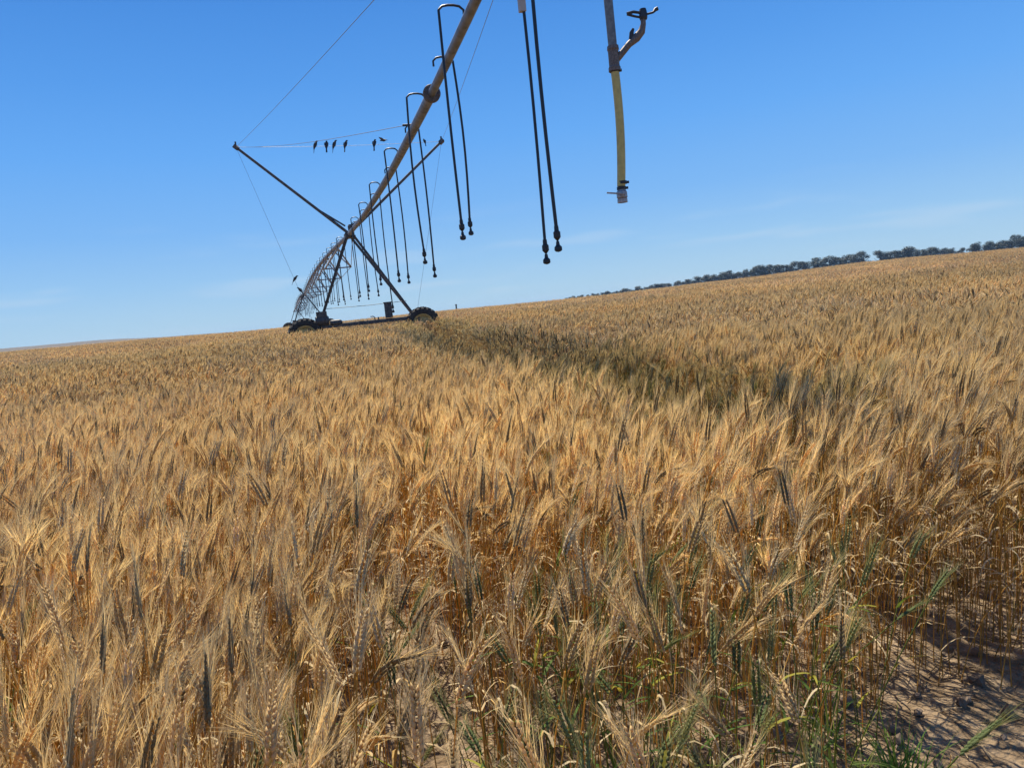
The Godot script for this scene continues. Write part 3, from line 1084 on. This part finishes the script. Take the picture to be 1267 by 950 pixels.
func birds() -> void:
	var body := bird_mesh(false)
	var wl := wing_mesh(-1, false)
	var wr := wing_mesh(1, false)
	var fb := bird_mesh(true)
	var fl := wing_mesh(-1, true)
	var fr := wing_mesh(1, true)
	var legs := Geo.new()
	for z in [-0.012, 0.012]:
		legs.tube([Vector3(0.002, 0.035, z), Vector3(0.006, 0.0, z), Vector3(0.012, -0.004, z)], [0.004, 0.0025, 0.002], 5)
	var lm := legs.mesh()
	var where := [
		[0.372, 0.5, "first bird from the left perched on the wire between the masts"],
		[0.424, 1.5, "second bird from the left perched on the wire between the masts"],
		[0.463, 0.1, "third bird from the left perched on the wire between the masts"],
		[0.518, 0.9, "fourth bird from the left perched on the wire, before the wide gap"],
		[0.660, 1.2, "lone upright bird perched on the wire right of the wide gap"],
		[0.912, 2.2, "small bird perched on the wire near the right mast head"]]
	for w in where:
		var p := wire(w[0])
		var o := base("bird", p + Vector3.UP * 0.008, w[1])
		tag(o, w[2], "bird", "birds perched on the irrigator's wires")
		shape("body", body, M.bird, o)
		shape("wing", wl, M.bird, o)
		shape("wing", wr, M.bird, o)
		shape("legs", lm, M.black, o)
		o.rotation.z = 0.25
		o.scale = Vector3.ONE * (0.8 if w[0] > 0.9 else 1.2)
	var f := base("bird", wire(0.712) + Vector3(0, -0.02, 0.3), 2.75)
	tag(f, "bird in flight with spread wings beside the irrigator pipe", "bird")
	shape("body", fb, M.bird, f)
	shape("wing", fl, M.bird, f)
	shape("wing", fr, M.bird, f)
	# three on the left stay
	var across := Vector3(1.0, 0, -0.27).normalized()
	var a := T1 + across * -3.18 + Vector3.UP * (7.36 - T1.y)
	var b := T1 + across * -1.45 + Vector3.UP * 0.85
	var names := ["upper one of three birds perched on the left stay cable", "middle one of three birds perched on the left stay cable", "lowest of three birds perched on the left stay cable"]
	var k := 0
	for t in [0.725, 0.79, 0.825]:
		var q := a.lerp(b, t)
		q.y -= 0.1 * t * (1.0 - t)
		var o := base("bird", q + Vector3(0.02, 0.0, 0), [0.3, 2.8, 1.2][k])
		tag(o, names[k], "bird", "birds perched on the irrigator's wires")
		shape("body", body, M.bird, o)
		shape("wing", wl, M.bird, o)
		shape("wing", wr, M.bird, o)
		shape("legs", lm, M.black, o)
		k += 1

# ------------------------------------------------------------------ trees on the field's edge
func tree_meshes(rng: RandomNumberGenerator, h: float, w: float) -> Array:
	var tr := Geo.new()
	var lean := Vector3(rng.randf_range(-0.1, 0.1), 1, rng.randf_range(-0.1, 0.1))
	tr.tube([Vector3.ZERO, lean * h * 0.3, lean * h * 0.75], [0.16, 0.12, 0.04], 7)
	for i in 5:
		var y := h * rng.randf_range(0.25, 0.55)
		var an := rng.randf() * TAU
		tr.tube([lean * y, lean * y + Vector3(cos(an) * w * 0.25, h * 0.13, sin(an) * w * 0.25), lean * y + Vector3(cos(an) * w * 0.36, h * 0.26, sin(an) * w * 0.36)], [0.07, 0.05, 0.02], 5)
	var cr := Geo.new()
	var blobs := []
	for i in 11:
		var t := rng.randf_range(0.03, 0.88)
		var rr := w * 0.36 * sqrt(maxf(0.1, 1.0 - absf(t - 0.5) * 1.3))
		var an := rng.randf() * TAU
		blobs.append([Vector3(cos(an) * rr * rng.randf(), t * h, sin(an) * rr * rng.randf()), rng.randf_range(0.16, 0.26) * w + 0.1])
	for i in 2200:
		var bl: Array = blobs[rng.randi() % blobs.size()]
		var dv := any_dir(rng)
		var r: float = bl[1] * pow(rng.randf(), 0.45)
		var p: Vector3 = bl[0] + dv * r * Vector3(1.1, 1.0, 1.1)
		if p.y < 0.25:
			continue
		var nn := (dv + any_dir(rng) * 0.9).normalized()
		var u := nn.cross(any_dir(rng)).normalized() * rng.randf_range(0.07, 0.16)
		var v := nn.cross(u).normalized() * rng.randf_range(0.05, 0.11)
		var k := rng.randf_range(0.75, 1.3)
		cr.col = Color(0.036 * k, 0.05 * k, 0.03 * k)
		cr.quad(p - u, p - v * 0.8, p + u, p + v, nn)
	return [tr.mesh(), cr.mesh()]

func trees() -> void:
	var rng := RandomNumberGenerator.new()
	rng.seed = 5
	var kinds := []
	for i in 6:
		var m := tree_meshes(rng, 5.0, 3.3)
		var o := base("tree")
		shape("trunk", m[0], M.bark, o)
		shape("crown", m[1], M.tree_leaf, o)
		kinds.append(o)
	var used := {}
	var az := 4.8
	while az < 44.0:
		var h := table([Vector2(4, 2.2), Vector2(9, 2.9), Vector2(13.2, 3.1), Vector2(15.2, 4.3), Vector2(20, 4.8), Vector2(26, 5.4), Vector2(28, 4.7), Vector2(31, 3.6), Vector2(32, 4.2), Vector2(36, 4.4), Vector2(44, 5.0)], az) * 1.15 * rng.randf_range(0.85, 1.15)
		if absf(az - 34.1) < 0.25:
			h *= 1.35
		var gap := absf(az - 26.05) < 0.22 or absf(az - 31.55) < 0.12 or absf(az - 12.6) < 0.12
		if not gap:
			var r := 318.0 + rng.randf_range(0.0, 6.0)
			var x := r * sin(deg_to_rad(az))
			var d := r * cos(deg_to_rad(az))
			var k := rng.randi() % 6
			var o: Node3D = kinds[k]
			if used.has(k):
				o = kinds[k].duplicate()
				o.name = numbered("tree")
				add_child(o)
			used[k] = true
			o.position = Vector3(x, ground_at(x, d) - 0.5, -d)
			o.rotation.y = rng.randf() * TAU
			o.scale = Vector3(h / 5.0 * rng.randf_range(1.3, 1.9), h / 5.0, h / 5.0 * rng.randf_range(1.3, 1.9))
			if az < 12.6:
				tag(o, "low dark bush at the far left end of the horizon tree belt", "tree", "low bushes left in the tree belt")
			elif az < 26.05:
				tag(o, "dark tree of the belt left of the sky gap on the horizon", "tree", "tree belt left of the gap")
			else:
				tag(o, "dark tree of the belt right of the sky gap on the horizon", "tree", "tree belt right of the gap")
		var wd := maxf(h, 2.2) / 5.0 * 1.7
		az += rad_to_deg(wd / 318.0) * rng.randf_range(0.75, 1.1)

# ------------------------------------------------------------------ weeds, clods, straw
func grass_tuft(rng: RandomNumberGenerator, blades: int, h: float, spread: float, cols: Array, w: float) -> ArrayMesh:
	var g := Geo.new()
	for i in blades:
		var ya := rng.randf() * TAU
		var out := Vector3(cos(ya), 0, sin(ya))
		var p := out * rng.randf() * spread * 0.35 + Vector3(rng.randf_range(-1, 1), 0, rng.randf_range(-1, 1)) * spread * 0.2
		var ln := h * rng.randf_range(0.5, 1.15)
		var up := rng.randf_range(1.0, 1.5)
		var droop := rng.randf_range(0.3, 1.7)
		var wv := Vector3.UP.cross(out).rotated(Vector3.UP, rng.randf_range(-0.6, 0.6)) * w * rng.randf_range(0.7, 1.3)
		g.col = vary(cols[rng.randi() % cols.size()], rng, 0.2)
		for s in 5:
			var an := up - droop * (s + 0.5) / 5.0
			var nx := p + (out * cos(an) + Vector3.UP * sin(an)) * ln / 5.0
			g.quad(p - wv * (1.0 - s / 5.2), p + wv * (1.0 - s / 5.2), nx + wv * (1.0 - (s + 1) / 5.2), nx - wv * (1.0 - (s + 1) / 5.2), out * 0.3 + Vector3.UP)
			p = nx
	return g.mesh()

func weeds() -> void:
	var rng := RandomNumberGenerator.new()
	rng.seed = 23
	var grn := [Color(0.07, 0.18, 0.03), Color(0.11, 0.24, 0.04), Color(0.16, 0.27, 0.05)]
	var lime := [Color(0.36, 0.42, 0.05), Color(0.28, 0.38, 0.05), Color(0.48, 0.44, 0.07)]
	var list := [
		[Vector2(0.9, 1.85), 90, 0.2, 0.17, grn, 0.003, "tuft of fresh green grass beside the bare soil patch"],
		[Vector2(0.8, 2.1), 28, 0.26, 0.12, grn, 0.0028, "smaller green grass tuft left of the bare soil patch"],
		[Vector2(0.2, 1.95), 7, 0.36, 0.16, grn, 0.0042, "broad green leaves of a weed before the bare ground in the bottom middle"],
		[Vector2(-0.28, 1.9), 5, 0.42, 0.1, lime, 0.0045, "yellow green leaf blades in the bottom middle of the wheat"],
		[Vector2(0.55, 1.95), 4, 0.38, 0.12, lime, 0.0045, "yellow green leaf blades left of the bare soil patch"],
		[Vector2(0.42, 1.8), 9, 0.4, 0.14, grn, 0.0042, "dark green leaf blades standing in the bottom right of centre"],
		[Vector2(0.02, 1.75), 7, 0.38, 0.12, grn + lime, 0.0042, "green leaf blades standing low in the bottom centre"],
		[Vector2(0.68, 1.75), 6, 0.4, 0.1, lime, 0.0045, "yellowing leaf blades near the bottom edge, right of centre"],
		[Vector2(0.5, 3.2), 24, 0.84, 0.14, lime, 0.007, "pale green weed among the wheat, centre right"],
		[Vector2(-3.2, 6.9), 34, 0.86, 0.35, lime, 0.009, "green weed patch in the left part of the wheat"],
		[Vector2(4.5, 8.4), 40, 0.86, 0.6, lime + grn, 0.009, "green weed patch in the far right of the wheat"]]
	for w in list:
		var at: Vector2 = w[0]
		var me := grass_tuft(rng, w[1], w[2], w[3], w[4], w[5])
		var o := shape("grass_weed", me, M.wheat, self)
		o.position = Vector3(at.x, ground_at(at.x, at.y) - 0.01, -at.y)
		tag(o, w[6], "weed")
	# clods on the bare soil
	var clods := base("soil_clods")
	tag(clods, "small crumbs and clods of dry earth lying on the bare soil", "soil clods", "", "stuff")
	var g := Geo.new()
	g.col = Color(1, 1, 1)
	var ico := []
	for i in 5:
		ico.append([])
		for j in 7:
			var th := PI * i / 4.0
			var ph := TAU * j / 7.0
			ico[i].append(Vector3(sin(th) * cos(ph), cos(th) * 0.7, sin(th) * sin(ph)) * (1.0 + 0.22 * sin(j * 2.3 + i * 1.7)))
	for i in 4:
		for j in 7:
			g.quad(ico[i][j], ico[i][(j + 1) % 7], ico[i + 1][(j + 1) % 7], ico[i + 1][j], ico[i][j] + ico[i + 1][(j + 1) % 7])
	var xf := []
	var cl := []
	for i in 2600:
		var x := rng.randf_range(-1.5, 3.2)
		var d := rng.randf_range(1.2, 4.5)
		var s := 0.003 + 0.024 * pow(rng.randf(), 4.0)
		xf.append(Transform3D(Basis.from_euler(Vector3(rng.randf() * 6, rng.randf() * 6, rng.randf() * 6)).scaled(Vector3.ONE * s), Vector3(x, ground_at(x, d) + soil_bump(x, d) + s * 0.3, -d)))
		var k := rng.randf_range(0.6, 1.15)
		cl.append(Color(0.2 * k, 0.145 * k, 0.098 * k))
	copies("clod", g.mesh(), M.clod, xf, cl, clods)
	# broken straw and dead leaves
	var litter := base("straw_litter")
	tag(litter, "broken straws and dry leaf pieces lying on the ground", "straw", "", "stuff")
	for kind in 3:
		g = Geo.new()
		g.col = [Color(0.52, 0.38, 0.2), Color(0.36, 0.25, 0.13), Color(0.62, 0.48, 0.28)][kind]
		if kind < 2:
			g.tube([Vector3(-0.08, 0.002, 0), Vector3(-0.02, 0.006, 0.004), Vector3(0.08, 0.003, -0.006)], [0.0016], 4)
		else:
			g.quad(Vector3(-0.05, 0.004, -0.003), Vector3(0.0, 0.012, -0.004), Vector3(0.0, 0.01, 0.004), Vector3(-0.05, 0.002, 0.003), Vector3.UP)
			g.quad(Vector3(0.0, 0.012, -0.004), Vector3(0.05, 0.003, -0.001), Vector3(0.05, 0.002, 0.001), Vector3(0.0, 0.01, 0.004), Vector3.UP)
		xf = []
		cl = []
		for i in 1500:
			var x := rng.randf_range(-1.6, 3.2)
			var d := rng.randf_range(1.1, 5.0)
			if cover(x, d) < 0.05 and rng.randf() < 0.55:
				continue
			xf.append(Transform3D(Basis.from_euler(Vector3(0, rng.randf() * TAU, rng.randf_range(-0.15, 0.15))).scaled(Vector3.ONE * rng.randf_range(0.4, 1.2)), Vector3(x, ground_at(x, d) + soil_bump(x, d) + 0.004, -d)))
			var k := rng.randf_range(0.7, 1.1)
			cl.append(Color(k, k, k))
		copies("straw", g.mesh(), M.wheat, xf, cl, litter)

# ------------------------------------------------------------------ ground and far hill
func land() -> void:
	var g := Geo.new()
	var na := 300
	var radii := [0.0]
	var r := 0.25
	while r < 4200.0:
		radii.append(r)
		r *= 1.045 if r > 4.0 else 1.03
	var pt := []
	for i in radii.size():
		var ring := []
		for j in na:
			var an := TAU * j / na
			var x: float = radii[i] * sin(an)
			var d: float = radii[i] * cos(an)
			ring.append(Vector3(x, ground_at(x, d) + soil_bump(x, d), -d))
		pt.append(ring)
	var v := PackedVector3Array()
	var n := PackedVector3Array()
	var idx := PackedInt32Array()
	for i in radii.size():
		for j in na:
			v.append(pt[i][j])
			var a: Vector3 = pt[mini(i + 1, radii.size() - 1)][j] - pt[maxi(i - 1, 0)][j]
			var b: Vector3 = pt[i][(j + 1) % na] - pt[i][(j + na - 1) % na]
			var q := a.cross(b)
			if i == 0 or q.length() < 1e-9:
				q = Vector3.UP
			q = q.normalized()
			n.append(q if q.y > 0 else -q)
	for i in radii.size() - 1:
		for j in na:
			var k := (j + 1) % na
			for t in [[i * na + j, (i + 1) * na + j, (i + 1) * na + k], [i * na + j, (i + 1) * na + k, i * na + k]]:
				var f: Vector3 = (v[t[2]] - v[t[0]]).cross(v[t[1]] - v[t[0]])
				idx.append(t[0])
				if f.y >= 0:
					idx.append(t[1]); idx.append(t[2])
				else:
					idx.append(t[2]); idx.append(t[1])
	var arr := []
	arr.resize(Mesh.ARRAY_MAX)
	arr[Mesh.ARRAY_VERTEX] = v
	arr[Mesh.ARRAY_NORMAL] = n
	arr[Mesh.ARRAY_INDEX] = idx
	var me := ArrayMesh.new()
	me.add_surface_from_arrays(Mesh.PRIMITIVE_TRIANGLES, arr)
	tag(shape("ground", me, M.soil, self), "dry brown earth under the wheat", "", "", "structure")
	# the hill far behind on the left
	var tops := [Vector2(-95, 0.5), Vector2(-60, 0.75), Vector2(-36, 0.82), Vector2(-29, 0.77), Vector2(-23, 0.52), Vector2(-17, 0.31), Vector2(-9, 0.15), Vector2(0, 0.0)]
	g = Geo.new()
	var prev := []
	for i in 191:
		var az := -95.0 + i * 0.5
		var top := EYE + tan(deg_to_rad(table(tops, az))) * 760.0 + 0.25 * patch.get_noise_1d(az * 9.0)
		var col := []
		for k in 7:
			var t := k / 6.0
			var rr := lerpf(420.0, 760.0, t)
			var y := lerpf(-3.0, top, sin(t * PI / 2))
			col.append(Vector3(rr * sin(deg_to_rad(az)), y, -rr * cos(deg_to_rad(az))))
		col.append(Vector3(1100.0 * sin(deg_to_rad(az)), -8.0, -1100.0 * cos(deg_to_rad(az))))
		if i > 0:
			for k in 7:
				g.quad(prev[k], prev[k + 1], col[k + 1], col[k], Vector3.UP)
		prev = col
	tag(part("hill", g, M.hill, self), "brown stubble hill far behind the wheat on the left", "", "", "structure")
	# a marker post standing far off beside the right wheel
	g = Geo.new()
	g.bar(Vector3(0, 0, 0), Vector3(0.03, 1.35, 0), 0.16, 0.16)
	g.bar(Vector3(0.03, 1.35, 0), Vector3(0.03, 1.42, 0), 0.22, 0.22)
	var po := part("marker_post", g, M.galv, self)
	po.position = Vector3(-5.3, ground_at(-5.3, 84.0), -84.0)
	tag(po, "small post on the horizon right of the irrigator's right wheel", "post")

# ------------------------------------------------------------------ sky
func sky_panorama() -> ImageTexture:
	# clear air: colour by height over the horizon only
	var stops := [[-90.0, Color(0.36, 0.42, 0.47)], [-1.0, Color(0.48, 0.66, 0.80)], [0.0, Color(0.50, 0.69, 0.83)], [1.5, Color(0.43, 0.65, 0.84)], [4.0, Color(0.325, 0.58, 0.88)], [7.5, Color(0.215, 0.485, 0.91)], [12.5, Color(0.14, 0.41, 0.91)], [17.0, Color(0.10, 0.34, 0.84)], [24.0, Color(0.06, 0.25, 0.72)], [40.0, Color(0.05, 0.20, 0.60)], [90.0, Color(0.035, 0.15, 0.48)]]
	var w := 1024
	var h := 1024
	var thin := noise(91, 0.02, 4)   # thin streaks of cloud low in the sky, all round
	var im := Image.create(w, h, false, Image.FORMAT_RGBF)
	for y in h:
		var el := 90.0 - 180.0 * (y + 0.5) / h
		var c := Color()
		for i in stops.size() - 1:
			if el >= stops[i][0] and el <= stops[i + 1][0]:
				c = (stops[i][1] as Color).lerp(stops[i + 1][1], (el - stops[i][0]) / (stops[i + 1][0] - stops[i][0]))
		for x in w:
			var cc := c
			if el > 0.0 and el < 9.0:
				var an := TAU * x / w
				var q := thin.get_noise_3d(cos(an) * 160.0, el * 26.0, sin(an) * 160.0)
				var k := smoothstep(0.12, 0.5, q) * smoothstep(0.0, 1.5, el) * (1.0 - smoothstep(3.5, 9.0, el)) * 0.2
				cc = c.lerp(Color(0.68, 0.78, 0.87), k)
			im.set_pixel(x, y, cc)
	return ImageTexture.create_from_image(im)

func materials() -> void:
	var w := StandardMaterial3D.new()
	w.vertex_color_use_as_albedo = true
	w.roughness = 0.65
	w.metallic_specular = 0.25
	w.backlight_enabled = true
	w.backlight = Color(1.0, 0.93, 0.78)
	w.cull_mode = BaseMaterial3D.CULL_DISABLED
	M.wheat = w
	M.clod = mat(Color(1, 1, 1), 0.95)
	M.clod.vertex_color_use_as_albedo = true
	M.galv = worn(3, [Color(0.05, 0.047, 0.047), Color(0.08, 0.076, 0.076), Color(0.12, 0.11, 0.105)], [0.2, 0.5, 0.8], 1.3, 0.6, 0.4)
	M.pipe = worn(4, [Color(0.115, 0.12, 0.135), Color(0.185, 0.197, 0.225), Color(0.24, 0.255, 0.29)], [0.25, 0.5, 0.8], 0.9, 0.55, 0.35)
	M.zinc = worn(17, [Color(0.15, 0.155, 0.165), Color(0.26, 0.27, 0.285), Color(0.36, 0.37, 0.38)], [0.2, 0.5, 0.8], 1.1, 0.5, 0.4)
	M.flange = worn(6, [Color(0.09, 0.07, 0.06), Color(0.17, 0.14, 0.12)], [0.3, 0.7], 4.0, 0.6, 0.35)
	M.hose = mat(Color(0.012, 0.012, 0.016), 0.45)
	M.black = mat(Color(0.012, 0.013, 0.015), 0.5)
	M.dark = worn(8, [Color(0.03, 0.03, 0.032), Color(0.075, 0.07, 0.07)], [0.3, 0.7], 2.0, 0.55, 0.1)
	M.rubber = worn(9, [Color(0.014, 0.014, 0.015), Color(0.04, 0.036, 0.032)], [0.35, 0.75], 2.0, 0.85)
	M.rim = worn(10, [Color(0.36, 0.26, 0.09), Color(0.52, 0.40, 0.16)], [0.3, 0.7], 2.0, 0.6, 0.1)
	M.cable = mat(Color(0.2, 0.21, 0.23), 0.5, 0.4)
	M.bronze = worn(12, [Color(0.10, 0.075, 0.06), Color(0.20, 0.15, 0.12)], [0.3, 0.7], 14.0, 0.55, 0.25)
	M.bronze_dark = mat(Color(0.03, 0.03, 0.035), 0.5, 0.2)
	M.down = worn(14, [Color(0.12, 0.125, 0.125), Color(0.19, 0.195, 0.19)], [0.3, 0.7], 5.0, 0.55, 0.2)
	M.yellow = worn(15, [Color(0.40, 0.31, 0.10), Color(0.49, 0.385, 0.12), Color(0.55, 0.435, 0.14)], [0.2, 0.5, 0.8], 3.0, 0.55)
	M.steel = worn(16, [Color(0.24, 0.22, 0.22), Color(0.4, 0.37, 0.36)], [0.3, 0.7], 14.0, 0.45, 0.5)
	M.pale = mat(Color(0.42, 0.36, 0.31), 0.6)
	M.bird = mat(Color(0.025, 0.025, 0.03), 0.7)
	M.bark = mat(Color(0.08, 0.065, 0.05), 0.9)
	var tl := StandardMaterial3D.new()
	tl.vertex_color_use_as_albedo = true
	tl.roughness = 0.6
	tl.backlight_enabled = true
	tl.backlight = Color(0.3, 0.35, 0.2)
	tl.cull_mode = BaseMaterial3D.CULL_DISABLED
	M.tree_leaf = tl
	var s := StandardMaterial3D.new()
	s.albedo_texture = noise_tex(31, 0.012, [srgb(0.13, 0.09, 0.052), srgb(0.225, 0.163, 0.1), srgb(0.3, 0.225, 0.145)], [0.15, 0.5, 0.85], 1024, 6)
	s.uv1_triplanar = true
	s.uv1_world_triplanar = true
	s.uv1_scale = Vector3.ONE * 0.8
	s.roughness = 0.95
	s.metallic_specular = 0.2
	var nt := NoiseTexture2D.new()
	nt.width = 1024
	nt.height = 1024
	nt.seamless = true
	nt.as_normal_map = true
	nt.bump_strength = 9.0
	nt.noise = noise(32, 0.05, 5)
	s.normal_enabled = true
	s.normal_texture = nt
	M.soil = s
	var h := StandardMaterial3D.new()
	h.albedo_texture = noise_tex(33, 0.02, [srgb(0.075, 0.058, 0.033), srgb(0.115, 0.086, 0.05), srgb(0.145, 0.11, 0.063)], [0.2, 0.5, 0.8], 512, 5)
	h.uv1_triplanar = true
	h.uv1_world_triplanar = true
	h.uv1_scale = Vector3(0.012, 0.05, 0.012)
	h.roughness = 0.95
	M.hill = h

func _ready() -> void:
	# ---- camera
	var cam := Camera3D.new()
	cam.name = "camera"
	add_child(cam)
	cam.position = Vector3(0, EYE, 0)
	cam.rotation_degrees = Vector3(-5.64, 0, -5.9)
	cam.fov = 54.0
	cam.near = 0.05
	cam.far = 6000.0
	cam.current = true
	# ---- sky, exposure
	var env := Environment.new()
	env.background_mode = Environment.BG_SKY
	var sky := Sky.new()
	var pm := PanoramaSkyMaterial.new()
	pm.panorama = sky_panorama()
	pm.energy_multiplier = 1.0 / 1.6
	sky.sky_material = pm
	env.sky = sky
	env.tonemap_mode = Environment.TONE_MAPPER_LINEAR
	env.tonemap_exposure = 1.6
	env.fog_enabled = true
	env.fog_density = 0.00028
	env.fog_light_color = Color(0.62, 0.76, 0.9)
	env.sdfgi_enabled = true
	env.ssao_enabled = true
	env.ssil_enabled = true
	var we := WorldEnvironment.new()
	we.name = "environment"
	we.environment = env
	add_child(we)
	# ---- sun: high, ahead and a little to the left
	var sun := DirectionalLight3D.new()
	sun.name = "sun"
	add_child(sun)
	var az := deg_to_rad(-18.0)
	var el := deg_to_rad(59.0)
	var to_sun := Vector3(sin(az) * cos(el), sin(el), -cos(az) * cos(el))
	sun.basis = Basis.looking_at(-to_sun, Vector3.UP)
	sun.light_energy = 1.6
	sun.light_color = Color(1.0, 0.96, 0.89)
	sun.light_angular_distance = 0.53
	sun.shadow_enabled = true
	wind = noise(41, 0.16, 2)
	patch = noise(42, 0.09, 3)
	rough = noise(43, 0.06, 3)
	materials()
	land()
	trees()
	irrigator()
	birds()
	wheat()
	weeds()
